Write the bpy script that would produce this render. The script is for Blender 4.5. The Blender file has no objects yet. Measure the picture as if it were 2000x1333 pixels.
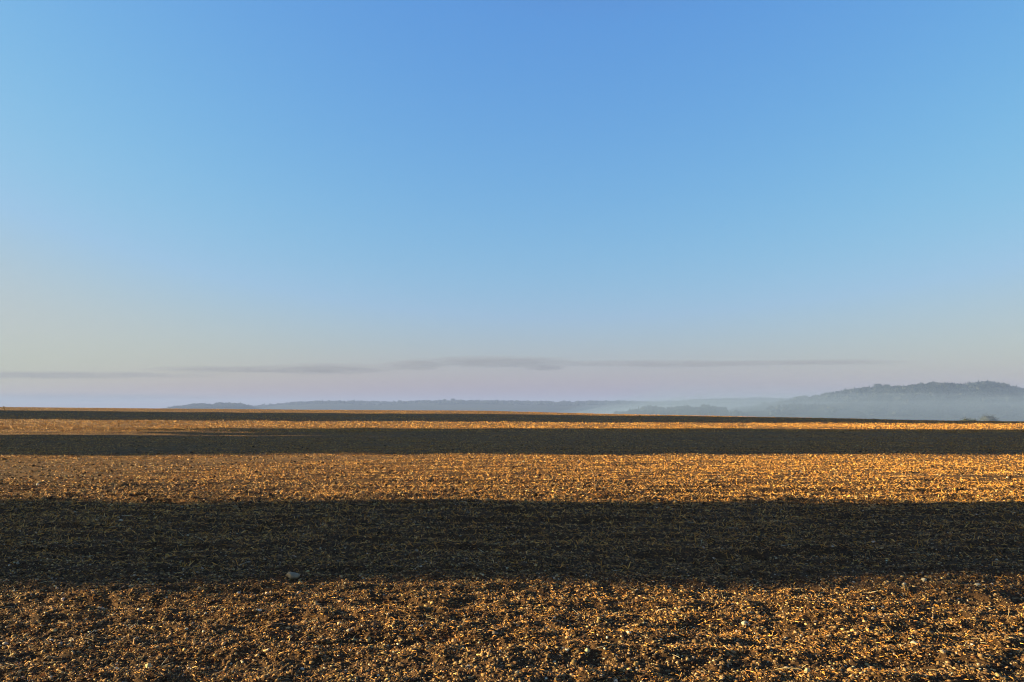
import bpy, math, random
import numpy as np
from math import radians
C = bpy.context.scene
COL = C.collection
rng = np.random.default_rng(7)
random.seed(7)

# ------------------------------------------------------------------ camera
F, H, YH = 1500.0, 1.65, 800.0                 # focal length in photo pixels, eye height, eye level row
PIT = math.atan((YH - 666.5) / F)
cd = bpy.data.cameras.new("camera"); cam = bpy.data.objects.new("camera", cd); COL.objects.link(cam)
cam.location = (0, 0, H); cam.rotation_euler = (math.pi / 2 + PIT, 0, 0)
cd.sensor_width = 36; cd.lens = 36 * F / 2000; cd.clip_start = 0.05; cd.clip_end = 120000
C.camera = cam

# ------------------------------------------------------------------ world, sun, exposure
SUN_EL = radians(10)
w = bpy.data.worlds.new("World"); C.world = w; w.use_nodes = True
nt = w.node_tree; nt.nodes.clear()
sky = nt.nodes.new("ShaderNodeTexSky"); sky.sky_type = 'NISHITA'; sky.sun_disc = False
sky.sun_elevation = SUN_EL; sky.sun_rotation = radians(-90)
sky.altitude = 0; sky.air_density = 1.6; sky.dust_density = 1.0; sky.ozone_density = 7.0
bg = nt.nodes.new("ShaderNodeBackground"); bg.inputs[1].default_value = 0.085
out = nt.nodes.new("ShaderNodeOutputWorld")
# a little more blue contrast, as the photograph's own colour response: one power curve per channel, the same all over the sky
sp = nt.nodes.new("ShaderNodeSeparateColor"); cb = nt.nodes.new("ShaderNodeCombineColor")
nt.links.new(sky.outputs[0], sp.inputs[0])
for i, (v0, k_, g_, cap, n_, pv, q_) in enumerate(((0.728, 1.028, 1.100, 1.729, 6.0, 0.27, -0.40), (0.860, 0.994, 0.960, 1.852, 8.0, 0.27, 0.65), (1.974, 2.393, 0.480, 2.593, 8.0, 0.27, 0.70))):
    pw = nt.nodes.new("ShaderNodeMath"); pw.operation = 'POWER'; ml = nt.nodes.new("ShaderNodeMath"); ml.operation = 'MULTIPLY'
    pw.inputs[1].default_value = g_; ml.inputs[1].default_value = k_ / v0 ** g_
    nt.links.new(sp.outputs[i], pw.inputs[0]); nt.links.new(pw.outputs[0], ml.inputs[0]); 
    # soft shoulder: v / (1 + (v/cap)^n)^(1/n)
    a1 = nt.nodes.new("ShaderNodeMath"); a1.operation = 'DIVIDE'; a1.inputs[1].default_value = cap; nt.links.new(ml.outputs[0], a1.inputs[0])
    a2 = nt.nodes.new("ShaderNodeMath"); a2.operation = 'POWER'; a2.inputs[1].default_value = n_; nt.links.new(a1.outputs[0], a2.inputs[0])
    a3 = nt.nodes.new("ShaderNodeMath"); a3.operation = 'ADD'; a3.inputs[1].default_value = 1; nt.links.new(a2.outputs[0], a3.inputs[0])
    a4 = nt.nodes.new("ShaderNodeMath"); a4.operation = 'POWER'; a4.inputs[1].default_value = 1 / n_; nt.links.new(a3.outputs[0], a4.inputs[0])
    a5 = nt.nodes.new("ShaderNodeMath"); a5.operation = 'DIVIDE'; nt.links.new(ml.outputs[0], a5.inputs[0]); nt.links.new(a4.outputs[0], a5.inputs[1])
    # deeper towards the zenith: below the pivot the curve gets steeper
    b1 = nt.nodes.new("ShaderNodeMath"); b1.operation = 'DIVIDE'; b1.inputs[1].default_value = pv; nt.links.new(sp.outputs[0], b1.inputs[0])
    b2 = nt.nodes.new("ShaderNodeMath"); b2.operation = 'MINIMUM'; b2.inputs[1].default_value = 1; nt.links.new(b1.outputs[0], b2.inputs[0])
    b3 = nt.nodes.new("ShaderNodeMath"); b3.operation = 'POWER'; b3.inputs[1].default_value = q_; nt.links.new(b2.outputs[0], b3.inputs[0])
    b4 = nt.nodes.new("ShaderNodeMath"); b4.operation = 'MULTIPLY'; nt.links.new(a5.outputs[0], b4.inputs[0]); nt.links.new(b3.outputs[0], b4.inputs[1])
    last = b4
    if i == 0: red = b4
    if i == 2:                                    # where the sky is bright and pale, a creamier white
        w1 = nt.nodes.new("ShaderNodeMath"); w1.operation = 'DIVIDE'; w1.inputs[0].default_value = 1.065; nt.links.new(red.outputs[0], w1.inputs[1])
        w2 = nt.nodes.new("ShaderNodeMath"); w2.operation = 'MINIMUM'; w2.inputs[1].default_value = 1; nt.links.new(w1.outputs[0], w2.inputs[0])
        w3 = nt.nodes.new("ShaderNodeMath"); w3.operation = 'POWER'; w3.inputs[1].default_value = .6; nt.links.new(w2.outputs[0], w3.inputs[0])
        last = nt.nodes.new("ShaderNodeMath"); last.operation = 'MULTIPLY'; nt.links.new(b4.outputs[0], last.inputs[0]); nt.links.new(w3.outputs[0], last.inputs[1])
    nt.links.new(last.outputs[0], cb.inputs[i])
nt.links.new(cb.outputs[0], bg.inputs[0]); nt.links.new(bg.outputs[0], out.inputs[0])
sl = bpy.data.lights.new("sun", 'SUN'); so = bpy.data.objects.new("sun", sl); COL.objects.link(so)
sl.energy = 5.0; sl.angle = radians(0.5); sl.color = (1.0, 0.85, 0.44)
so.rotation_euler = (0, -(math.pi / 2 - SUN_EL), radians(0.6)); so.location = (-60, 0, 40)
C.view_settings.view_transform = 'Standard'; C.view_settings.look = 'None'
C.view_settings.exposure = 1.93; C.view_settings.gamma = 1; C.view_settings.use_curve_mapping = False
C.render.engine = 'CYCLES'
cy = C.cycles
cy.max_bounces = 5; cy.diffuse_bounces = 2; cy.volume_bounces = 0; cy.glossy_bounces = 1; cy.transparent_max_bounces = 8
cy.filter_width = 1.1

# ------------------------------------------------------------------ helpers
def ray(px, py):
    a = (np.asarray(px, float) - 1000) / F; b = -(np.asarray(py, float) - 666.5) / F
    y = np.cos(PIT) - b * np.sin(PIT); z = np.sin(PIT) + b * np.cos(PIT)
    return a / y, z / y

def _hash(ix, iy, seed):
    h = (ix.astype(np.int64) * 374761393 + iy.astype(np.int64) * 668265263 + seed * 1274126177) & 0xFFFFFFFF
    h = ((h ^ (h >> 13)) * 1274126177) & 0xFFFFFFFF
    h = ((h ^ (h >> 16)) * 2246822519) & 0xFFFFFFFF
    return ((h ^ (h >> 15)) & 0xFFFFFF) / float(0xFFFFFF)

def vn(x, y, seed=0):
    """value noise, -1..1"""
    x = np.asarray(x, float); y = np.asarray(y, float)
    ix = np.floor(x); iy = np.floor(y); fx = x - ix; fy = y - iy
    fx = fx * fx * (3 - 2 * fx); fy = fy * fy * (3 - 2 * fy)
    a = _hash(ix, iy, seed); b = _hash(ix + 1, iy, seed); c = _hash(ix, iy + 1, seed); d = _hash(ix + 1, iy + 1, seed)
    return ((a * (1 - fx) + b * fx) * (1 - fy) + (c * (1 - fx) + d * fx) * fy) * 2 - 1

def mesh(name, V, Fc, mat=None, parent=None, tint=None, smooth=False):
    me = bpy.data.meshes.new(name)
    V = np.ascontiguousarray(V, np.float32); Fc = np.ascontiguousarray(Fc, np.int32)
    k = Fc.shape[1]; n = len(Fc)
    me.vertices.add(len(V)); me.vertices.foreach_set("co", V.ravel())
    me.loops.add(n * k); me.loops.foreach_set("vertex_index", Fc.ravel())
    me.polygons.add(n); me.polygons.foreach_set("loop_start", np.arange(n, dtype=np.int32) * k)
    if smooth: me.polygons.foreach_set("use_smooth", np.ones(n, bool))
    me.update(calc_edges=True); me.validate()
    if tint is not None:
        at = me.color_attributes.new("tint", 'FLOAT_COLOR', 'POINT')
        t = np.ones((len(V), 4), np.float32); t[:, :3] = tint
        at.data.foreach_set("color", t.ravel())
    if mat: me.materials.append(mat)
    o = bpy.data.objects.new(name, me); COL.objects.link(o)
    if parent: o.parent = parent
    return o

def empty(name, loc):
    o = bpy.data.objects.new(name, None); COL.objects.link(o); o.location = loc; o.empty_display_size = .2
    return o

def tag(o, label=None, cat=None, group=None, kind=None):
    if label: o["label"] = label
    if cat: o["category"] = cat
    if group: o["group"] = group
    if kind: o["kind"] = kind
    return o

def material(name):
    m = bpy.data.materials.new(name); m.use_nodes = True
    N = m.node_tree.nodes; L = m.node_tree.links
    b = N["Principled BSDF"]; b.inputs["Roughness"].default_value = .85
    b.inputs["Specular IOR Level"].default_value = .12
    return m, N, L, b

def noise_node(N, L, vec, scale, detail=4, rough=.6):
    n = N.new("ShaderNodeTexNoise"); n.inputs["Scale"].default_value = scale
    n.inputs["Detail"].default_value = detail; n.inputs["Roughness"].default_value = rough
    L.new(vec, n.inputs["Vector"]); return n

def ramp(N, L, fac, stops):
    r = N.new("ShaderNodeValToRGB"); e = r.color_ramp.elements
    e[0].position, e[0].color = stops[0][0], (*stops[0][1], 1)
    e[1].position, e[1].color = stops[-1][0], (*stops[-1][1], 1)
    for p, c in stops[1:-1]:
        q = e.new(p); q.color = (*c, 1)
    L.new(fac, r.inputs[0]); return r

def mixc(N, L, a, b, fac=None, mode='MIX', f=.5):
    m = N.new("ShaderNodeMix"); m.data_type = 'RGBA'; m.blend_type = mode
    m.inputs[0].default_value = f
    if fac is not None: L.new(fac, m.inputs[0])
    L.new(a, m.inputs[6]); L.new(b, m.inputs[7]); return m.outputs[2]

def tint_material(name, mult, scale, lo=.65, hi=1.25, rough=.8, spec=.12, sheen=0):
    m, N, L, b = material(name)
    at = N.new("ShaderNodeAttribute"); at.attribute_name = "tint"
    g = N.new("ShaderNodeNewGeometry")
    n = noise_node(N, L, g.outputs["Position"], scale)
    r = ramp(N, L, n.outputs[0], [(.3, (lo * mult[0], lo * mult[1], lo * mult[2])), (.7, (hi * mult[0], hi * mult[1], hi * mult[2]))])
    L.new(mixc(N, L, at.outputs["Color"], r.outputs[0], mode='MULTIPLY', f=1), b.inputs["Base Color"])
    b.inputs["Roughness"].default_value = rough; b.inputs["Specular IOR Level"].default_value = spec
    return m

# ------------------------------------------------------------------ terrain
RX = [0, 350, 600, 950, 1200, 1380, 1650, 1850, 2000]
RY = [798, 800.7, 802.5, 804.5, 811, 815, 821.5, 826.5, 829]
def terrain(x, y):
    """the field: level near the eye, rising to a brow on the left, rolling away on the right, then down into a valley"""
    x = np.asarray(x, float); y = np.asarray(y, float)
    d = np.hypot(x, y)
    u = np.where(y > 0, np.clip(x / np.maximum(y, 1e-6), -.9, .9), np.sign(x) * .9)
    px = 1000 + u * F * .996
    dc = np.interp(u, [-.67, 0, .17, .4, .67, .9], [210, 190, 165, 125, 105, 95])
    e = ray(px, np.interp(px, RX, RY))[1] / np.sqrt(1 + u * u)
    zc = H + e * dc
    front = np.clip((y + 20) / 60, 0, 1)
    t = np.clip((d - 45) / (dc - 45), 0, None)
    s = np.where(t < 1, t ** 1.4, 1 + 1.4 * (t - 1))
    z = zc * np.minimum(s, 1.5) * front
    q = np.clip(d - dc, 0, None)
    drop = np.where(q < 120, 1.6e-4 * q * q, 2.304 + .0384 * (q - 120))
    fl = -41 + 3 * vn(x / 700, y / 700, 31)
    k = np.clip((q - 500) / 900, 0, 1); k = k * k * (3 - 2 * k)
    zz = z - drop
    return (zz * (1 - k) + fl * k) * front + (1 - front) * z

def spacing(d):
    return np.minimum(np.maximum(d * d / (H * F * .5) / 3.0, .004), .006 * d + .001)

TRK0, TRK1 = np.array([-9.1, 18.0]), np.array([-5.7, 13.2])          # a tyre track with tread ruts
def rows(x, y):
    return (y + .16 * np.minimum(x, 0) * np.exp(-y / 9) + .2 * vn(x / 4, y / 4, 9)) / .47
def relief(x, y):
    d = np.hypot(x, y); s = np.maximum(spacing(d), .0013 * d)
    f = lambda lam: np.clip(lam / (2.4 * s) - .15, 0, 1)
    yw = y + .25 * vn(x / 5, y / 3, 3)
    z = .05 * vn(x / 6, y / 5, 1) * np.clip(d / 6, 0, 1)
    z = z + .030 * vn(x / 2.1, yw / .95, 2) * f(.9)
    r = vn(x / .85, yw / .30, 4)
    z = z + (.026 * r + .014 * np.maximum(r, 0) ** 2) * f(.34)
    z = z + .019 * vn(x / .25, yw / .17, 5) * f(.17)
    z = z + .015 * vn(x / .11, y / .09, 6) * f(.09)
    z = z + .010 * vn(x / .055, y / .05, 7) * f(.05)
    z = z + .005 * vn(x / .027, y / .025, 8) * f(.025)
    # tillage rows, broken, bending towards the eye on the left
    row = rows(x, y)
    z = z + .026 * np.sin(row * 2 * math.pi) * (.5 + .5 * vn(x / 1.7, y / .6, 10)) * f(.25)
    # tread ruts
    tv = TRK1 - TRK0; tl = np.hypot(*tv); tv = tv / tl
    a = (x - TRK0[0]) * tv[0] + (y - TRK0[1]) * tv[1]; b = (x - TRK0[0]) * tv[1] - (y - TRK0[1]) * tv[0]
    m = np.clip(1 - np.abs(b) / .32, 0, 1) ** .5 * np.clip(a / .5, 0, 1) * np.clip((tl - a) / .5, 0, 1)
    z = z + m * (-.04 + .05 * np.sign(np.sin(y * 2 * math.pi / .42)) * (b < .2))
    return z

def ground(x, y):
    return terrain(x, y) + relief(x, y)

def hit(px, py):
    """where the sight line through a photo pixel meets the field"""
    xs, zs = ray(px, py); ys = np.geomspace(3, 240, 6000)
    k = np.where(H + zs * ys < terrain(xs * ys, ys))[0]
    k = k[0] if len(k) else len(ys) - 1
    return float(xs * ys[k]), float(ys[k])

def ground_mesh():
    ds = [.02, .5, 1, 1.5, 2, 2.4, 2.7, 3.0]; d = 3.0
    while d < 14000:
        if d < 235: d += float(spacing(np.array(d)))
        else: d *= 1.045
        ds.append(d)
    ds = np.array(ds)
    th = np.concatenate([np.arange(-46, 46.001, .075), np.linspace(49, 311, 60)]) * math.pi / 180
    nc = len(th); nr = len(ds)
    D, A = np.meshgrid(ds, th, indexing='ij')
    X = D * np.sin(A); Y = D * np.cos(A)
    fr = np.clip((np.cos(A) - .62) / .06, 0, 1) * np.clip((260 - D) / 60, 0, 1)
    Z = terrain(X, Y) + np.where(D < 262, relief(np.where(D < 262, X, 0), np.where(D < 262, Y, 0)) * fr, 0)
    V = np.stack([X.ravel(), Y.ravel(), Z.ravel()], 1)
    r = np.arange(nr - 1)[:, None]; c = np.arange(nc)[None, :]; c2 = (c + 1) % nc
    Q = np.stack([r * nc + c, (r + 1) * nc + c, (r + 1) * nc + c2, r * nc + c2], -1).reshape(-1, 4)[:, ::-1]
    return V, Q

# soil material: dark crumbly earth, more straw cover further out
m, N, L, b = material("tilled soil")
g = N.new("ShaderNodeNewGeometry"); P = g.outputs["Position"]
n1 = noise_node(N, L, P, 45, 6, .65); n2 = noise_node(N, L, P, 1.3, 4); n3 = noise_node(N, L, P, 11, 5, .7)
soil = ramp(N, L, n1.outputs[0], [(.28, (.030, .0165, .0095)), (.5, (.080, .044, .022)), (.66, (.137, .076, .036)), (.80, (.29, .17, .075))])
earth = ramp(N, L, n2.outputs[0], [(.35, (.75, .68, .62)), (.65, (1.25, 1.1, .95))])
c1 = mixc(N, L, soil.outputs[0], earth.outputs[0], mode='MULTIPLY', f=1)
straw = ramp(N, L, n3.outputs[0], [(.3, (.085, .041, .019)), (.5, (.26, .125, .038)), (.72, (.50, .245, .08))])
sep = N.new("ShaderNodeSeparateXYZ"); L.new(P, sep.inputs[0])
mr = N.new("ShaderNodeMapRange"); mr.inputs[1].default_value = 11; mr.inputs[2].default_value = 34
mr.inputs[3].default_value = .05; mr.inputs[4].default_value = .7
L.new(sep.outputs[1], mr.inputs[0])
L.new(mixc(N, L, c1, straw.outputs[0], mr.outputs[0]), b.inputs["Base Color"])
bp = N.new("ShaderNodeBump"); bp.inputs["Strength"].default_value = 1; bp.inputs["Distance"].default_value = .03
nb = noise_node(N, L, P, 60, 5, .7); L.new(nb.outputs[0], bp.inputs["Height"]); L.new(bp.outputs[0], b.inputs["Normal"])
b.inputs["Roughness"].default_value = .95
SOIL = m
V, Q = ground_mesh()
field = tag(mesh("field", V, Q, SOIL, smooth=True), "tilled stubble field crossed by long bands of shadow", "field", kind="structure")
del V, Q

# ------------------------------------------------------------------ scatter on the field
def ico(sub=0):
    p = (1 + 5 ** .5) / 2
    v = [(-1, p, 0), (1, p, 0), (-1, -p, 0), (1, -p, 0), (0, -1, p), (0, 1, p), (0, -1, -p), (0, 1, -p), (p, 0, -1), (p, 0, 1), (-p, 0, -1), (-p, 0, 1)]
    f = [(0, 11, 5), (0, 5, 1), (0, 1, 7), (0, 7, 10), (0, 10, 11), (1, 5, 9), (5, 11, 4), (11, 10, 2), (10, 7, 6), (7, 1, 8),
         (3, 9, 4), (3, 4, 2), (3, 2, 6), (3, 6, 8), (3, 8, 9), (4, 9, 5), (2, 4, 11), (6, 2, 10), (8, 6, 7), (9, 8, 1)]
    v = [np.array(q) / np.linalg.norm(q) for q in v]
    for _ in range(sub):
        mid = {}; nf = []
        def md(a, b_):
            k = (min(a, b_), max(a, b_))
            if k not in mid:
                q = v[a] + v[b_]; v.append(q / np.linalg.norm(q)); mid[k] = len(v) - 1
            return mid[k]
        for a, b_, c in f:
            x, y, z = md(a, b_), md(b_, c), md(c, a)
            nf += [(a, x, z), (b_, y, x), (c, z, y), (x, y, z)]
        f = nf
    return np.array(v), np.array(f, np.int32)

def sample(n, d0, d1, p, umax=.86):
    """n points in the wedge before the eye; number per metre of depth falls as d**-p"""
    r = rng.random(n)
    if abs(p - 1) < 1e-6: y = d0 * (d1 / d0) ** r
    else: y = (d0 ** (1 - p) + r * (d1 ** (1 - p) - d0 ** (1 - p))) ** (1 / (1 - p))
    return rng.uniform(-1, 1, n) * (umax * y + 1.8 * np.exp(-(y - 4) / 8)), y

def rotz_tilt(n, maxt=math.pi):
    """random rotation matrices"""
    q = rng.normal(size=(n, 4)); q /= np.linalg.norm(q, axis=1)[:, None]
    a, b_, c, d = q.T
    return np.stack([np.stack([1 - 2 * (c * c + d * d), 2 * (b_ * c - a * d), 2 * (b_ * d + a * c)], -1),
                     np.stack([2 * (b_ * c + a * d), 1 - 2 * (b_ * b_ + d * d), 2 * (c * d - a * b_)], -1),
                     np.stack([2 * (b_ * d - a * c), 2 * (c * d + a * b_), 1 - 2 * (b_ * b_ + c * c)], -1)], 1)

def lumps(name, x, y, rad, mat, cols, sub=0, rough=.3, sink=.25):
    v, f = ico(sub); n = len(x); k = len(v)
    R = rotz_tilt(n)
    j = v[None] * (1 + rng.uniform(-rough, rough, (n, k, 1))) * (rng.uniform(.6, 1.3, (n, 1, 3)))
    j = np.einsum('nij,nkj->nki', R, j) * rad[:, None, None]
    j[:, :, 2] *= .65
    z = ground(x, y) + rad * (.8 - 2 * sink) * .5
    j += np.stack([x, y, z], 1)[:, None, :]
    Fc = (f[None] + (np.arange(n) * k)[:, None, None]).reshape(-1, 3)
    return mesh(name, j.reshape(-1, 3), Fc, mat, tint=np.repeat(cols, k, 0))

def pal(n, cols, wts, jit=.2):
    c = np.array(cols)[rng.choice(len(cols), n, p=np.array(wts) / sum(wts))]
    return c * rng.uniform(1 - jit, 1 + jit, (n, 1)) * rng.uniform(.93, 1.07, (n, 3))

CLOD = tint_material("soil crumb", (1, 1, 1), 60, .6, 1.3, .95, .05)
STONE = tint_material("field stone", (1, 1, 1), 30, .75, 1.2, .8, .2)
STRAW = tint_material("dry straw", (1, 1, 1), 25, .75, 1.2, .55, .25)

soil_cols = [(.054, .030, .017), (.13, .072, .034), (.24, .138, .06), (.44, .27, .115)]
x1, y1 = sample(300000, 3.4, 18, 1.2); r1 = np.clip(rng.lognormal(math.log(.0072), .5, len(x1)) * (.7 + y1 / 26), .003, .017)
x2, y2 = sample(38000, 13, 60, 1.7); r2 = np.clip(rng.lognormal(math.log(.018), .45, len(x2)), .008, .06)
xx, yy, rr = np.concatenate([x1, x2]), np.concatenate([y1, y2]), np.concatenate([r1, r2])
tag(lumps("soil_clods", xx, yy, rr, CLOD, pal(len(xx), soil_cols, [3, 4, 3, .9], .3), rough=.55), "crumbly brown clods of tilled earth", "soil", kind="stuff")
x1, y1 = sample(19000, 3.4, 40, 1.35); r1 = np.clip(rng.lognormal(math.log(.0052), .42, len(x1)) * (1 + y1 / 25), .003, .025)
tag(lumps("gravel", x1, y1, r1, STONE, pal(len(x1), [(.42, .30, .18), (.30, .21, .13), (.58, .45, .30)], [3, 3, 2]), sub=0), "small pale stones strewn through the soil", "gravel", kind="stuff")

def straws(n, d0, d1, p, lmin, lmax, width, upright, cols, wts, patch=.0, ramp_=None):
    """bent flat stalks: three points each, a ribbon with a fold so it is lit from any side"""
    x, y = sample(n, d0, d1, p)
    if patch:
        keep = vn(x / 7, y / 4, 23) * .7 + vn(x / 2.6, y / 1.5, 21) * .45 + vn(x / .8, y / .5, 22) * .35 + .5 * np.sin(rows(x, y) * 2 * math.pi) * np.clip((26 - y) / 12, 0, 1) + rng.uniform(-.5, .5, n) > patch
        x, y = x[keep], y[keep]; n = len(x)
    if ramp_:
        keep = rng.random(n) < np.clip((y - ramp_[0]) / ramp_[1], .04, 1); x, y = x[keep], y[keep]; n = len(x)
    ln = rng.uniform(lmin, lmax, n) * rng.uniform(.6, 1.2, n)
    wd = width(y) * rng.uniform(.6, 1.3, n)
    az = rng.uniform(0, 2 * math.pi, n); el = np.abs(rng.normal(0, upright, n)); el = np.clip(el, 0, 1.45)
    el2 = el + rng.normal(-.25, .4, n); az2 = az + rng.normal(0, .35, n)
    dv = lambda a, e: np.stack([np.cos(e) * np.cos(a), np.cos(e) * np.sin(a), np.sin(e)], 1)
    base = np.stack([x, y, ground(x, y) + .004], 1)
    d1v, d2v = dv(az, el), dv(az2, el2)
    p0 = base; p1 = p0 + d1v * (ln * .5)[:, None]; p2 = p1 + d2v * (ln * .5)[:, None]
    p1[:, 2] = np.maximum(p1[:, 2], base[:, 2] + .003); p2[:, 2] = np.maximum(p2[:, 2], base[:, 2] + .003)
    sd = np.cross(d1v, rng.normal(size=(n, 3))); sd /= np.linalg.norm(sd, axis=1)[:, None] + 1e-9
    up = np.cross(sd, d1v)
    hw = (wd * .5)[:, None]
    V = np.stack([p0 - sd * hw, p0 + up * hw * .8, p0 + sd * hw, p1 - sd * hw, p1 + up * hw * .8, p1 + sd * hw, p2 - sd * hw * .5, p2 + up * hw * .4, p2 + sd * hw * .5], 1)
    q = np.array([(0, 1, 4, 3), (1, 2, 5, 4), (3, 4, 7, 6), (4, 5, 8, 7)], np.int32)
    Fc = (q[None] + (np.arange(n) * 9)[:, None, None]).reshape(-1, 4)
    return V.reshape(-1, 3), Fc, np.repeat(pal(n, cols, wts), 9, 0)

scol = [(.74, .34, .066), (.60, .255, .045), (.82, .45, .13), (.40, .162, .034), (.35, .165, .034), (.18, .076, .025)]
parts = [straws(210000, 3.4, 17, 1.1, .010, .042, lambda y: .003 + .0002 * y, .35, scol, [3, 4, 1.2, 4, 1.5, 4], -.05),
         straws(380000, 8, 66, 1.4, .03, .085, lambda y: .005 + .00036 * y, .55, scol, [4, 5, 1.5, 4, 2, 3], -.35, (7.5, 16)),
         straws(120000, 55, 215, 1.5, .08, .22, lambda y: .012 + .0003 * y, .7, scol, [4, 5, 1.5, 3, 1, 2], -.45)]
vs, fs, ts, o_ = [], [], [], 0
for V, Fc, t in parts:
    vs.append(V); fs.append(Fc + o_); ts.append(t); o_ += len(V)
tag(mesh("straw_litter", np.concatenate(vs), np.concatenate(fs), STRAW, tint=np.concatenate(ts)), "short broken straw and stubble littering the field", "straw", kind="stuff")
del vs, fs, ts, parts

# ---- stones one can pick out
def stone_mesh(seed, sx, sy, sz, col, spots=False):
    r = np.random.default_rng(seed); v, f = ico(2)
    v = v.copy()
    for _ in range(7):                                        # flat broken faces
        nrm = r.normal(size=3); nrm /= np.linalg.norm(nrm); h = r.uniform(.6, .85)
        dd = v @ nrm; v = v - np.where(dd > h, dd - h, 0)[:, None] * nrm
    v *= 1 + .05 * r.normal(size=(len(v), 1))
    v = v * np.array([sx, sy, sz])
    o = mesh("stone", v, f, STONE, tint=np.array([col] * len(v)))
    return o
def place(o, px, py, sink=0.0, rz=None):
    x, y = hit(px, py)
    o.location = (x, y, float(ground(np.array([x]), np.array([y]))[0]) + sink)
    o.rotation_euler = (0, 0, random.uniform(0, 6.28) if rz is None else rz)
    return x, y
special = [   # px, py, width px, height px, colour, label
 (570, 1133, 25, 13, (.40, .33, .25), "largest grey stone, flat and wedge shaped, lying where the near shadow ends left of centre"),
 (289, 1310, 12, 15, (.66, .56, .36), "upright egg shaped yellowish stone near the bottom left corner of the field"),
 (231, 1314, 9, 9, (.60, .50, .36), "small pointed tan stone just left of the egg shaped yellowish stone"),
 (1053, 1272, 5, 9, (.80, .76, .68), "narrow white stone standing on end at bottom centre"),
 (1108, 1297, 8, 6, (.85, .80, .72), "square white stone at bottom centre, left of the yellowish wedge stone"),
 (1147, 1298, 11, 10, (.62, .57, .38), "yellowish wedge shaped stone at bottom centre, right of the square white stone"),
 (1457, 1222, 16, 8, (.62, .60, .50), "long pale rounded stone on the sunlit soil right of centre"),
 (1502, 1268, 9, 11, (.68, .50, .32), "pinkish tan four sided stone leaning up, lower right of centre"),
 (272, 1202, 9, 8, (.72, .64, .50), "round cream stone on the brown soil left of centre below the shadow"),
 (363, 1222, 12, 6, (.68, .60, .46), "flat oval cream stone far left, lower right of the round cream stone"),
 (195, 1190, 15, 9, (.42, .38, .34), "broad dull grey stone half sunk in the soil on the left"),
 (73, 953, 6, 6, (.85, .78, .68), "lone bright white stone in the second sunlit band at far left"),
 (1788, 1270, 15, 9, (.40, .40, .38), "blue grey rounded stone in the sunlit soil at lower right"),
 (1577, 1327, 11, 11, (.72, .58, .38), "cream stone at the very bottom edge right of centre"),
 (1955, 1268, 16, 8, (.45, .42, .38), "low grey stone near the right edge of the foreground"),
 (586, 1142, 12, 11, (.58, .44, .22), "ochre stone just right of and below the largest grey stone"),
 (1805, 1143, 10, 8, (.66, .60, .50), "pale stone sitting on the shadow edge at right"),
 (1910, 1152, 10, 7, (.70, .62, .48), "cream stone just below the shadow edge near the right border"),
 (1666, 1312, 9, 10, (.74, .64, .46), "pointed cream stone in the lower right foreground"),
]
for i, (px, py, wpx, hpx, col, lab) in enumerate(special):
    col = tuple(c_ * k_ for c_, k_ in zip(col, (.66, .58, .45)))
    x, y = hit(px, py); dd = math.hypot(x, y); s = dd / F * 1.1
    o = stone_mesh(100 + i, wpx * s * .5, wpx * s * .42, hpx * s * .55, col)
    place(o, px, py, hpx * s * .10, rz=random.uniform(-.4, .4)); tag(o, lab, "stone", "stones on the field")
protos = [stone_mesh(10 + i, 1, .85, .7, c) for i, c in enumerate([(.46, .33, .19), (.55, .42, .27), (.34, .25, .16), (.44, .28, .14), (.60, .48, .33), (.38, .30, .16)])]
first = [True] * len(protos)
zones = [(110, 1160, 1330, "small pale stone lying loose on the sunlit brown soil of the foreground", "small stones in the sunlit foreground"),
         (30, 1010, 1125, "small dull stone lying in the near band of shadow", "small stones in the near shadow"),
         (25, 900, 975, "small bright stone lying among straw in the second sunlit band", "small stones in the second sunlit band")]
for n_, ya, yb, lab, grp in zones:
    for _ in range(n_):
        k = random.randrange(len(protos))
        o = protos[k]
        if not first[k]:
            o = o.copy(); COL.objects.link(o)
        first[k] = False
        px, py = random.uniform(5, 1995), random.uniform(ya, yb)
        x, y = hit(px, py); s = math.hypot(x, y) / F * random.choice([1.2, 1.4, 1.7, 2.0, 2.6])
        o.scale = (s, s * random.uniform(.7, 1.1), s * random.uniform(.7, 1.3))
        place(o, px, py, s * .3); tag(o, lab, "stone", grp)

# ---- stalks one can pick out
def stalk_mesh(seed, length, rad, bend, col):
    r = np.random.default_rng(seed); n = 6; k = 5
    t = np.linspace(0, 1, n); V = []
    a = np.cumsum(np.concatenate([[0], r.normal(0, bend, n - 1)]))
    px_ = np.concatenate([[0], np.cumsum(np.cos(a[:-1]) / (n - 1))]); py_ = np.concatenate([[0], np.cumsum(np.sin(a[:-1]) / (n - 1))])
    pz_ = .06 * np.sin(t * math.pi) * r.uniform(-.2, 1)
    for i in range(n):
        for j in range(k):
            ph = 2 * math.pi * j / k; q = rad * (1 - .35 * t[i])
            V.append(((px_[i] - .5) * length, py_[i] * length + q * math.cos(ph), pz_[i] * length + q * math.sin(ph)))
    Fq = [(i * k + j, i * k + (j + 1) % k, (i + 1) * k + (j + 1) % k, (i + 1) * k + j) for i in range(n - 1) for j in range(k)]
    return mesh("straw_stalk", np.array(V), np.array(Fq), STRAW, tint=np.array([col] * len(V)), smooth=True)
sproto = [stalk_mesh(50 + i, 1, .016, .22, c) for i, c in enumerate([(.72, .56, .32), (.80, .68, .46), (.58, .40, .18), (.66, .50, .26)])]
sfirst = [True] * 4
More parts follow.
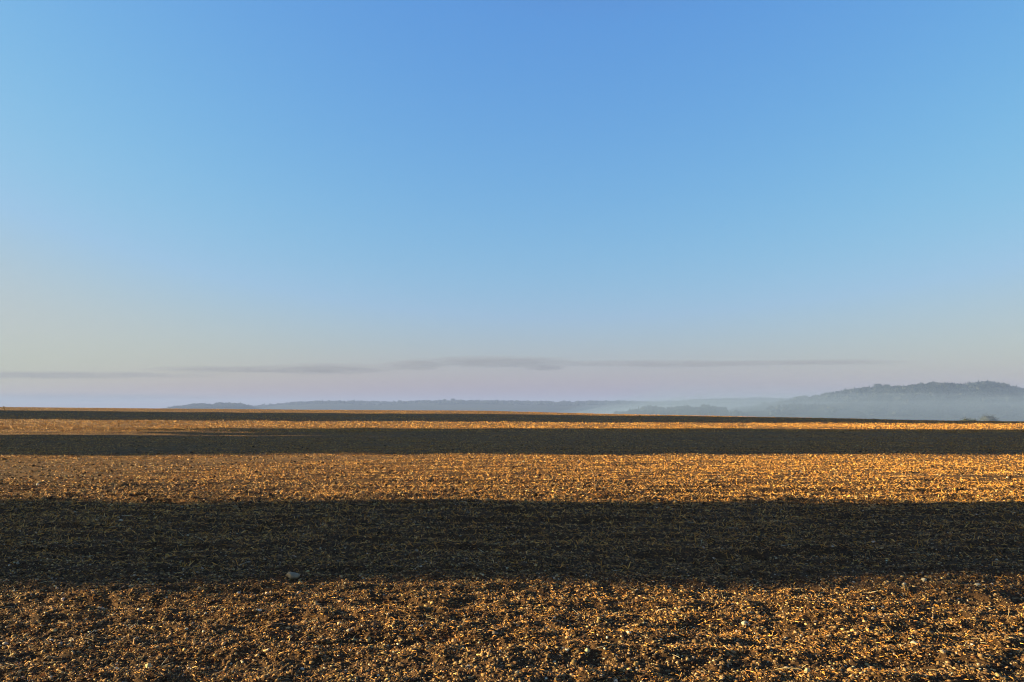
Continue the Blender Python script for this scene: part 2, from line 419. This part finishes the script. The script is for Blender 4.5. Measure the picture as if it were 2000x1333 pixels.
def put_stalk(px, py, lpx, rz, tilt, lab, grp):
    k = random.randrange(4); o = sproto[k]
    if not sfirst[k]: o = o.copy(); COL.objects.link(o)
    sfirst[k] = False
    x, y = hit(px, py); s = lpx * math.hypot(x, y) / F
    o.scale = (s, s, s); o.rotation_euler = (random.uniform(-.2, .2), -tilt, rz)
    g0 = float(ground(np.array([x]), np.array([y]))[0])
    o.location = (x, y, g0 + .008 + abs(math.sin(tilt)) * s * .45)
    tag(o, lab, "straw", grp)
for px, py, lpx, rz, tilt, lab in [
 (88, 1150, 26, .5, .15, "bundled yellow straw stalk at the shadow edge near the left border"),
 (475, 1108, 24, -.6, .3, "pale stalk lying inside the shadow left of centre"),
 (157, 1098, 18, -.9, .4, "bright bent stalk in the shadow near the left border"),
 (1885, 1262, 28, .6, .35, "long straight straw stalk leaning up in the lower right foreground"),
 (1290, 1200, 20, -.5, .45, "long pale stalk sticking up right of the centre foreground"),
 (1076, 1284, 28, .1, .05, "long curved stalk lying flat at bottom centre"),
 (1142, 1278, 22, -.4, .15, "cream stalk lying above the yellowish wedge stone"),
 (1540, 1325, 45, -.15, .1, "long straw stalk lying along the bottom edge right of centre"),
 (108, 1300, 24, .2, .1, "arched pale stalk lying at lower left"),
 (378, 1272, 16, 1.4, 1.2, "upright cream stalk standing in the soil at lower left")]:
    put_stalk(px, py, lpx, rz, tilt, lab, "long straw stalks on the field")
for n_, ya, yb, lab, grp in [(150, 1150, 1330, "short yellow straw stalk lying on the sunlit foreground soil", "straw stalks in the sunlit foreground"),
                             (70, 1000, 1130, "grey looking straw stalk lying in the near band of shadow", "straw stalks in the near shadow")]:
    for _ in range(n_):
        put_stalk(random.uniform(5, 1995), random.uniform(ya, yb), random.uniform(9, 21), random.uniform(0, 6.28), abs(random.gauss(0, .35)), lab, grp)

# ------------------------------------------------------------------ trees and weeds
def leaf_material(name, a, b_, scale):
    m, N, L, bs = material(name)
    g = N.new("ShaderNodeNewGeometry"); n = noise_node(N, L, g.outputs["Position"], scale, 3)
    L.new(ramp(N, L, n.outputs[0], [(.3, a), (.7, b_)] if name != 'far forest' else [(.36, a), (.56, b_), (.66, (.05, .055, .05))]).outputs[0], bs.inputs["Base Color"])
    return m
LEAF = leaf_material("leaves", (.030, .045, .016), (.085, .10, .035), .7)
FAR = leaf_material("far forest", (.001, .005, .011), (.014, .023, .030), .03)  # bluer than real foliage: some of the haze's blue is in the colour
BARK = leaf_material("bark", (.05, .035, .025), (.12, .09, .065), 3)
MISTY = leaf_material("haze-greyed leaves", (.026, .031, .026), (.07, .07, .05), .7)  # haze put into the leaf colour: muted and paled for distance
HILL = leaf_material("hill ground", (.010, .016, .012), (.028, .032, .022), .004)
DRY = leaf_material("dry weed", (.16, .12, .06), (.34, .25, .12), 5)

def crown(name, rx, ry, rz, cz, leaves, leaf, seed, parent, mat=None, e=2.4, core=.86, lump=.16, fq=2.3):
    """dense lumpy crown: many leaf clumps round an uneven core"""
    r = np.random.default_rng(seed); v, f = ico(3)
    nn = 1 + lump * vn(v[:, 0] * fq + seed, v[:, 1] * fq + v[:, 2] * (fq + .6), seed) + .08 * vn(v[:, 0] * 6, v[:, 1] * 6 + v[:, 2] * 7, seed + 1)
    sup = (np.abs(v) ** e).sum(1) ** (-1 / e)
    sh = v * (sup * nn)[:, None]
    V = sh * core * np.array([rx, ry, rz]); V[:, 2] += cz
    k = r.integers(0, len(v), leaves); sc = r.uniform(.72, 1.06, (leaves, 1))
    c = sh[k] * sc * np.array([rx, ry, rz]) + r.normal(0, leaf, (leaves, 3)); c[:, 2] += cz
    a = r.normal(size=(leaves, 3)); a /= np.linalg.norm(a, axis=1)[:, None]
    b2 = np.cross(a, r.normal(size=(leaves, 3))); b2 /= np.linalg.norm(b2, axis=1)[:, None]
    s = leaf * r.uniform(.5, 1.3, (leaves, 1))
    LV = np.stack([c - a * s, c + b2 * s * .6, c + a * s], 1).reshape(-1, 3)
    LF = np.arange(leaves * 3).reshape(-1, 3) + len(V)
    return mesh(name, np.concatenate([V, LV]), np.concatenate([f, LF]), mat or LEAF, parent)

def trunk(h, r0, parent, seed=0, limbs=5):
    r = np.random.default_rng(seed); V = []; Q = []
    def tube(p, q, ra, rb):
        p = np.array(p, float); q = np.array(q, float); ax = q - p; ax /= np.linalg.norm(ax)
        s = np.cross(ax, (.3, .9, .1)); s /= np.linalg.norm(s); t = np.cross(ax, s); o = len(V)
        for c_, rr_ in ((p, ra), (q, rb)):
            for j in range(7):
                V.append(c_ + rr_ * (math.cos(j * .8976) * s + math.sin(j * .8976) * t))
        for j in range(7): Q.append((o + j, o + (j + 1) % 7, o + 7 + (j + 1) % 7, o + 7 + j))
    tube((0, 0, -.3), (0, 0, h * .45), r0, r0 * .75); tube((0, 0, h * .44), (.1, .1, h), r0 * .75, r0 * .3)
    for i in range(limbs):
        a = i * 2.4; z = h * (.5 + .09 * i)
        tube((0, 0, z), (math.cos(a) * h * .28, math.sin(a) * h * .28, z + h * .2), r0 * .4, r0 * .1)
    return mesh("trunk", np.array(V), np.array(Q), BARK, parent, smooth=True)

def tz(x, y): return float(terrain(np.array([x]), np.array([y]))[0])

# windbreak trees out of frame on the left, whose long shadows cross the field
def windbreak(x, y, ry, base, top, seed, rx=3.0, clear=0.0):
    t = empty("windbreak_tree", (x, y, tz(x, y) - .1))
    crown("crown", rx, ry, (top - base) / 2, (top + base) / 2, 7000, .34, seed, t, e=4.0, core=.93, lump=.15, fq=4.5)
    trunk(top * .8, .3, t, seed)
    return t
windbreak(-40, 10.3, 3.05, -.6, 19, 15)
windbreak(-47, 9.6, 2.55, 5.6, 20, 17)  # extra unseen tree, added to widen the near shadow band towards the right
for i, yc in enumerate((31.6, 38.2, 44.6)): windbreak(-56, yc, 3.75, -.8, 30, 4 + i)
for i, yc in enumerate((52.2, 59.6)): windbreak(-57, yc, 4.3, 6.0, 29, 8 + i)
for i in range(8): windbreak(-128, 94.6 + i * 7.9, 4.9, -1, 46, 20 + i, rx=4)
k = 0
for o in [o for o in COL.objects if o.name.startswith("windbreak_tree")]:
    tag(o, "tall dense windbreak tree unseen beyond the left edge, casting shadow over the field", "tree", "windbreak trees beside the field")

# bushes and a far tree beyond the brow on the right
def at(px, row, D):
    a, e = ray(px, row); return float(a * D), float(D), float(H + e * D)
def far_tree(name, px, toprow, D, wpx, lab, seed, leaves=1500, squat=.55, depth=None):
    x, y, zt = at(px, toprow, D); g0 = tz(x, y); wr = wpx * D / F / 2; h = zt - g0
    t = empty(name, (x, y, g0))
    cr = max(min(h * .5, wr * 1.3), wr * squat)
    crown("crown", wr, wr, cr, h - cr * .97, leaves, wr * .07, seed, t, MISTY, core=.82)
    trunk(max(h - cr, .5), max(.12, wr * .05), t, seed)
    return tag(t, lab, "tree", "trees beyond the right brow of the field")
far_tree("broadleaf_tree", 1887, 815.5, 520, 26, "grey green tree top showing above the brow of the field at right", 61)
far_tree("broadleaf_tree", 1902, 818.5, 540, 22, "lower rounded tree top joined to the right of the grey green tree top", 62)
far_tree("broadleaf_tree", 1989, 823, 330, 13, "small dark tree top at the right border just above the field", 63)
far_tree("broadleaf_tree", 1973, 826, 380, 8, "tiny dark tree top left of the one at the right border", 64)
far_tree("broadleaf_tree", 1930, 811, 1500, 34, "faint tree clump in the mist right of the grey green tree top", 65)

def weed(px, row, hpx, seed, lab, grp, stems=11):
    r = np.random.default_rng(seed)
    x, y = hit(px, row); hh = hpx * math.hypot(x, y) / F
    V, Q = [], []
    for _ in range(stems):
        a = r.uniform(0, 6.28); sp = r.uniform(.05, .45); l = hh * r.uniform(.5, 1.1); w_ = hh * .035
        p = np.array([r.normal(0, .08) * hh, r.normal(0, .08) * hh, 0.]); dr = np.array([math.cos(a) * sp, math.sin(a) * sp, 1.])
        sd = np.array([-math.sin(a), math.cos(a), 0]) * w_; bd = np.array([math.cos(a), math.sin(a), 0]) * w_
        o = len(V)
        for t_ in (0, .5, 1):
            c_ = p + dr * l * t_ + np.array([math.cos(a), math.sin(a), 0]) * sp * l * t_ * t_
            V += [c_ - sd * (1 - .6 * t_), c_ + bd * (1 - .6 * t_), c_ + sd * (1 - .6 * t_)]
        for i in (0, 3):
            Q += [(o + i, o + i + 1, o + i + 4, o + i + 3), (o + i + 1, o + i + 2, o + i + 5, o + i + 4), (o + i + 2, o + i, o + i + 3, o + i + 5)]
        for _b in range(3):                                   # seed heads and leaves
            t_ = r.uniform(.45, 1); c_ = p + dr * l * t_; o = len(V); u_ = r.normal(size=3) * hh * .09; v_ = r.normal(size=3) * hh * .06
            V += [c_, c_ + u_, c_ + u_ + v_, c_ + v_]; Q.append((o, o + 1, o + 2, o + 3))
    o = mesh("dry_weed", np.array(V), np.array(Q), DRY); o.location = (x, y, tz(x, y) - .02)
    return tag(o, lab, "weed", grp)
wl = [(8, 800, 5, "weed clump on the skyline at the far left border"), (935, 807, 5, "low dry weed on the skyline of the field left of centre"),
      (998, 808, 6, "thin dry weed on the skyline of the field at centre"), (1338, 816, 5, "small arched weed on the field skyline below the low treeline"),
      (1675, 824, 6, "dry weed on the field skyline below the left slope of the wooded hill"), (1711, 825, 7, "taller dry weed on the field skyline below the wooded hill")]
for i, (px, row, hp, lab) in enumerate(wl): weed(px, row, hp, 200 + i, lab, "weeds along the field skyline")
for i in range(26):
    px = random.choice([random.uniform(1400, 1545), random.uniform(1680, 1745), random.uniform(1180, 1300), random.uniform(1500, 1990)])
    weed(px, float(np.interp(px, RX, RY)) + 2.5, random.uniform(2.5, 4.5), 300 + i, "little dry weed among others along the right half of the field skyline", "little weeds along the right skyline")

# ------------------------------------------------------------------ hills and forests
def hill(name, tab, D, W, base, th, lab, seed, bulge=.12):
    px = np.arange(tab[0][0], tab[-1][0] + 1, 5.0)
    row = np.interp(px, [t[0] for t in tab], [t[1] for t in tab])
    row = np.convolve(np.pad(row, 2, mode='edge'), np.ones(5) / 5, 'valid')
    a, e = ray(px, row); top = H + e * D - th
    ts = np.linspace(-1, 1, 61)
    def zf(i_px, t):
        rz_ = np.interp(i_px, px, top); xx_ = np.interp(i_px, px, a) * (D + t * W)
        bell = np.cos(np.clip(t, -1, 1) * math.pi / 2) ** 1.5
        lum = 1 + bulge * vn(xx_ / 260, t * W / 260, seed) * np.sin(np.abs(t) * math.pi) ** 2
        return xx_, D + t * W, base + (rz_ - base) * bell * lum
    PX, TT = np.meshgrid(px, ts, indexing='ij')
    X, Y, Z = zf(PX, TT)
    n, k = len(px), len(ts)
    i = np.arange(n - 1)[:, None]; j = np.arange(k - 1)[None]
    Q = np.stack([i * k + j, (i + 1) * k + j, (i + 1) * k + j + 1, i * k + j + 1], -1).reshape(-1, 4)
    o = mesh(name, np.stack([X.ravel(), Y.ravel(), Z.ravel()], 1), Q, HILL, smooth=True)
    tag(o, lab, "hill", kind="structure")
    return zf
CONE_V = np.array([(math.cos(a_), math.sin(a_), 0) for a_ in np.arange(6) * math.pi / 3] + [(.55 * math.cos(a_ + .5), .55 * math.sin(a_ + .5), .5) for a_ in np.arange(6) * math.pi / 3] + [(0, 0, 1)])
CONE_F = np.array([(i, (i + 1) % 6, 6 + i) for i in range(6)] + [((i + 1) % 6, 6 + (i + 1) % 6, 6 + i) for i in range(6)] + [(6 + i, 6 + (i + 1) % 6, 12) for i in range(6)])
def forest(zf, p0, p1, t0, t1, n, rad, ht, conif, lab, mask=None):
    p = rng.uniform(p0, p1, n); t = rng.uniform(t0, t1, n)
    if mask is not None:
        kk = mask(p, t); p, t = p[kk], t[kk]; n = len(p)
    x, y, z = zf(p, t); r_ = rad * rng.uniform(.6, 1.4, n); h_ = ht * rng.uniform(.5, 1.5, n) * (.8 + .55 * vn(x / 45, y / 70, 77) + .35 * vn(x / 18, y / 40, 78))
    cn = rng.random(n) < conif
    v, f = ico(0)
    A = v[None] * (1 + rng.uniform(-.25, .25, (n, 12, 1))); A = A[~cn] * np.stack([r_, r_, h_ * .55], 1)[~cn][:, None]
    A += np.stack([x, y, z + h_ * .5], 1)[~cn][:, None]
    B = CONE_V[None] * np.stack([r_ * .75, r_ * .75, h_ * 1.25], 1)[cn][:, None] + np.stack([x, y, z], 1)[cn][:, None]
    na, nb = len(A), len(B)
    FA = (f[None] + (np.arange(na) * 12)[:, None, None]).reshape(-1, 3)
    FB = (CONE_F[None] + (np.arange(nb) * 13)[:, None, None]).reshape(-1, 3) + na * 12
    o = mesh("forest", np.concatenate([A.reshape(-1, 3), B.reshape(-1, 3)]), np.concatenate([FA, FB]), FAR)
    return tag(o, lab, "forest", kind="stuff")

TA = [(240, 812), (300, 802), (315, 800.5), (340, 795), (380, 790.5), (400, 789), (415, 790), (432, 787.5), (450, 788.5), (466, 788.5), (480, 791.5), (492, 796), (520, 803), (560, 812)]
zA = hill("hill", TA, 6000, 900, -42, 12, "low wooded hill at the far left of the skyline", 41)
TB = [(420, 806), (460, 800), (500, 794), (550, 788.5), (600, 786), (640, 784.5), (700, 784.5), (760, 786), (820, 784), (885, 783), (1000, 784.5), (1100, 786), (1200, 784.5), (1260, 786), (1290, 786.7), (1320, 784.5), (1350, 782), (1400, 780), (1470, 779), (1540, 779.5), (1700, 779), (1900, 782), (2200, 786), (2500, 800)]
zB = hill("hill", TB, 7600, 1800, -42, 12, "long low hazy ridge across the middle of the skyline", 42)
TD = [(1080, 812), (1180, 806), (1220, 803), (1260, 800), (1290, 797), (1340, 795), (1370, 796), (1400, 798.5), (1430, 800), (1480, 797), (1540, 794), (1620, 794), (1760, 798), (1900, 805), (2050, 812)]
zD = hill("hill", TD, 2700, 420, -42, 11, "low tree covered rise in the mist before the ridge", 43)
TE = [(1380, 806), (1440, 795), (1500, 785), (1540, 779.5), (1560, 777.5), (1600, 770.5), (1640, 763), (1670, 758.5), (1710, 754), (1750, 753.5), (1800, 751), (1830, 750), (1850, 753), (1872, 754.5), (1890, 750.5), (1908, 746), (1935, 747), (1960, 751), (2000, 757), (2100, 754), (2250, 764), (2450, 782), (2650, 806)]
zE = hill("hill", TE, 3600, 1300, -42, 20, "steep wooded hill rising at the right of the skyline", 44, .32)
forest(zA, 300, 520, -.5, .1, 2600, 9, 13, .1, "dense hazy woods on the low hill at far left")
forest(zB, 470, 1560, -.38, .06, 9000, 12, 15, .15, "dense hazy woods along the long ridge", lambda p, t: (vn(p / 60, t * 9, 51) > -.45) | (t > -.06))
forest(zD, 1200, 1950, -.5, .2, 3000, 8, 12, .2, "misty woods on the low rise", lambda p, t: (vn(p / 45, t * 3, 52) > -.25) | (p < 1420))
forest(zE, 1400, 2120, -.85, .05, 17000, 7, 10.5, .45, "dense mixed forest covering the steep hill at right")

# single trees standing out on the skyline
tree_protos = {}
def skyline_tree(zf, px, hm, kind, lab, grp, t=0.0):
    x, y, z = [float(q) for q in zf(np.array([float(px)]), np.array([t]))]
    if kind in tree_protos:
        pr = tree_protos[kind]; o = pr.copy(); COL.objects.link(o)
        for ch in pr.children:
            c_ = ch.copy(); COL.objects.link(c_); c_.parent = o
    else:
        o = empty("conifer" if kind == "conifer" else "broadleaf_tree", (0, 0, 0))
        if kind == "conifer":
            r = np.random.default_rng(5); n = 13; V, Fc = [], []
            for i in range(n):                                # tiers of drooping boughs
                z0 = .12 + .88 * i / n; rr_ = .26 * (1 - i / n) + .02; m_ = 11; o0 = len(V)
                V.append((0, 0, z0 + .13))
                for j in range(m_):
                    a_ = 2 * math.pi * j / m_ + i; q = rr_ * r.uniform(.65, 1.15); V.append((q * math.cos(a_), q * math.sin(a_), z0 - .03 * r.random()))
                Fc += [(o0, o0 + 1 + j, o0 + 1 + (j + 1) % m_) for j in range(m_)]
            mesh("crown", np.array(V), np.array(Fc), FAR, o); trunk(.9, .02, o, 1, 0)
        else:
            crown("crown", .5, .5, .4, .6, 500, .06, 9, o, FAR); trunk(.6, .03, o, 2, 3)
        tree_protos[kind] = o
    o.location = (x, y, z - 1); o.scale = (hm * 1.25, hm * 1.25, hm); o.rotation_euler = (0, 0, random.uniform(0, 6.28))
    tag(o, lab, "tree", grp)
for px in (1886, 1893, 1900, 1906, 1911, 1917, 1923, 1929, 1935, 1943, 1951, 1961, 1971, 1985):
    skyline_tree(zE, px, random.uniform(22, 36), "conifer", "dark conifer standing out on the summit of the wooded hill", "conifers on the hill summit")
for px in (1604, 1612, 1620, 1628, 1636, 1645, 1652, 1660, 1669, 1678, 1688, 1698):
    skyline_tree(zE, px, random.uniform(17, 29), "conifer", "small conifer on the left shoulder of the wooded hill", "conifers on the left shoulder of the hill")
skyline_tree(zE, 1715, 31, "broad", "broad round tree on the hill skyline above the left shoulder", "round trees on the hill skyline")
skyline_tree(zE, 1732, 27, "broad", "lower round tree right of the broad round tree on the hill skyline", "round trees on the hill skyline")
for px in (1555, 1563, 1572): skyline_tree(zE, px, 27, "broad", "round tree in the clump at the left foot of the wooded hill", "clump at the left foot of the hill")
skyline_tree(zB, 1475, 32, "broad", "left of two lone trees on the distant ridge", "lone trees on the distant ridge")
skyline_tree(zB, 1485, 30, "broad", "right of two lone trees on the distant ridge", "lone trees on the distant ridge")
skyline_tree(zB, 868, 30, "broad", "left of the two taller trees on the long ridge left of centre", "taller trees on the long ridge")
skyline_tree(zB, 885, 36, "broad", "right of the two taller trees on the long ridge left of centre", "taller trees on the long ridge")

# ------------------------------------------------------------------ air: haze, valley mist, clouds
def volume(name, col, dens, aniso=0.0):
    m = bpy.data.materials.new(name); m.use_nodes = True; N = m.node_tree.nodes; L = m.node_tree.links; N.clear()
    o = N.new("ShaderNodeOutputMaterial"); v = N.new("ShaderNodeVolumePrincipled")
    v.inputs["Color"].default_value = (*col, 1); v.inputs["Density"].default_value = dens
    v.inputs["Anisotropy"].default_value = aniso; v.inputs["Density Attribute"].default_value = ""
    L.new(v.outputs[0], o.inputs["Volume"])
    m.cycles.homogeneous_volume = True
    return m
def box(name, lo, hi, mat):
    V = np.array([(x, y, z) for x in (lo[0], hi[0]) for y in (lo[1], hi[1]) for z in (lo[2], hi[2])], float)
    Q = np.array([(0, 1, 3, 2), (4, 6, 7, 5), (0, 4, 5, 1), (2, 3, 7, 6), (0, 2, 6, 4), (1, 5, 7, 3)])
    return mesh(name, V, Q, mat)
tag(box("haze", (-15000, -14500, -60), (15000, 14500, 175), volume("haze air", (.30, .39, .71), 1.15e-4)), "thin blue haze over the far land", "haze", kind="stuff")
def lens(name, c, r, mat, seed, lump=.15, sub=4):
    v, f = ico(sub)
    n = 1 + lump * vn(v[:, 0] * 3 + seed, v[:, 1] * 3 + v[:, 2], seed) + lump * .6 * vn(v[:, 0] * 8, v[:, 1] * 5 + v[:, 2] * 2, seed + 3)
    return mesh(name, v * n[:, None] * np.array(r) + np.array(c), f, mat, smooth=True)
MIST = volume("valley mist", (.27, .355, .54), 2.3e-4)
def bank(name, x0, x1, y0, y1, top, mat, lab, seed):
    """mist bank: a closed body with a gently waved top that sinks to the valley floor towards its left end"""
    nx, ny = 110, 44
    gx, gy = np.meshgrid(np.linspace(x0, x1, nx), np.linspace(0, 1, ny), indexing='ij')
    gy = y0 + (y1 - y0) * gy + 90 * vn(gx / 420 + seed, gx * 0, seed)
    k = np.clip((gx / gy + .05) / .30, 0, 1) * np.clip((gx - x0) / 200, 0, 1); k = k * k * (3 - 2 * k)
    zt = -45 + (top + 45) * k + 7 * k * vn(gx / 380, gy / 380, seed + 1)
    n = nx * ny
    V = np.concatenate([np.stack([gx.ravel(), gy.ravel(), zt.ravel()], 1), np.stack([gx.ravel(), gy.ravel(), np.full(n, -47.0)], 1)])
    i = np.arange(nx - 1)[:, None]; j = np.arange(ny - 1)[None]
    q = np.stack([i * ny + j, (i + 1) * ny + j, (i + 1) * ny + j + 1, i * ny + j + 1], -1).reshape(-1, 4)
    sides = []
    for a_, b_ in [(i_ * ny, (i_ + 1) * ny) for i_ in range(nx - 1)] + [((i_ + 1) * ny + ny - 1, i_ * ny + ny - 1) for i_ in range(nx - 1)] + \
                  [((nx - 1) * ny + j_, (nx - 1) * ny + j_ + 1) for j_ in range(ny - 1)] + [(j_ + 1, j_) for j_ in range(ny - 1)]:
        sides.append((a_, a_ + n, b_ + n, b_))
    return tag(mesh(name, V, np.concatenate([q, q[:, ::-1] + n, np.array(sides)]), mat), lab, "mist", kind="stuff")
bank("mist", -700, 5400, 1150, 3950, 26, MIST, "blue grey morning mist lying in the valley at the foot of the wooded hill", 3)
bank("mist", -600, 5300, 1250, 3800, 46, MIST, "mist rising halfway up the wooded hill", 7)
bank("mist", -500, 5200, 1400, 3650, 80, volume("thin mist", (.25, .35, .58), 1.0e-4), "thin mist drifting up the slope of the wooded hill", 5)
def cloud_material():
    """soft wisps: density dies off towards the rim of the body and is torn by stretched noise"""
    m = bpy.data.materials.new("cloud streak"); m.use_nodes = True; N = m.node_tree.nodes; L = m.node_tree.links; N.clear()
    o = N.new("ShaderNodeOutputMaterial"); v = N.new("ShaderNodeVolumePrincipled")
    v.inputs["Color"].default_value = (.23, .24, .36, 1); v.inputs["Density Attribute"].default_value = ""
    tc = N.new("ShaderNodeTexCoord"); g = N.new("ShaderNodeNewGeometry")
    ln = N.new("ShaderNodeVectorMath"); ln.operation = 'LENGTH'; L.new(tc.outputs["Object"], ln.inputs[0])
    fall = N.new("ShaderNodeMapRange"); fall.interpolation_type = 'SMOOTHSTEP'; L.new(ln.outputs["Value"], fall.inputs[0])
    fall.inputs[1].default_value = 1; fall.inputs[2].default_value = .3; fall.inputs[3].default_value = 0; fall.inputs[4].default_value = 1
    mp = N.new("ShaderNodeMapping"); mp.inputs["Scale"].default_value = (.0012, .0008, .014); L.new(g.outputs["Position"], mp.inputs[0])
    n = noise_node(N, L, mp.outputs[0], 1.0, 5, .6)
    nr = N.new("ShaderNodeMapRange"); nr.inputs[1].default_value = .22; nr.inputs[2].default_value = .62; L.new(n.outputs[0], nr.inputs[0])
    a_ = N.new("ShaderNodeMath"); a_.operation = 'MULTIPLY'; L.new(fall.outputs[0], a_.inputs[0]); L.new(nr.outputs[0], a_.inputs[1])
    b_ = N.new("ShaderNodeMath"); b_.operation = 'MULTIPLY'; b_.inputs[1].default_value = .72e-3; L.new(a_.outputs[0], b_.inputs[0])
    L.new(b_.outputs[0], v.inputs["Density"]); L.new(v.outputs[0], o.inputs["Volume"])
    return m
CL = cloud_material()
def cloud(px0, px1, row, thick, lab, seed, D=21000, depth=1300):
    a0, e = ray(px0, row); a1, _ = ray(px1, row)
    o = lens("cloud", (0, 0, 0), (1, 1, 1), CL, seed, .12, 3)
    o.scale = (abs(a1 - a0) / 2 * D * 1.45, depth, thick / F * D * .85)
    o.location = ((a0 + a1) / 2 * D, D, H + e * D); return tag(o, lab, "cloud", "thin grey cloud streaks above the horizon")
cloud(-250, 400, 733, 11, "thin grey cloud streak at the left border above the field", 1)
cloud(-260, 430, 778, 15, "lowest long cloud bank just above the left end of the field", 2)
cloud(510, 760, 721, 17, "soft grey cloud patch left of centre", 3)
cloud(745, 860, 714, 15, "small grey cloud wisp between the left patch and the long central streak", 4)
cloud(820, 1110, 707, 17, "thickest grey cloud streak at the centre", 5)
cloud(1030, 1100, 719, 7, "tiny cloud wisp under the right end of the thickest streak", 6)
cloud(1090, 1520, 711, 10, "long thin cloud streak right of centre", 7)
cloud(1430, 1760, 708, 7, "faintest cloud thread at right above the wooded hill", 8)
cloud(300, 600, 722, 9, "faint small cloud streak left of the soft grey patch", 9)
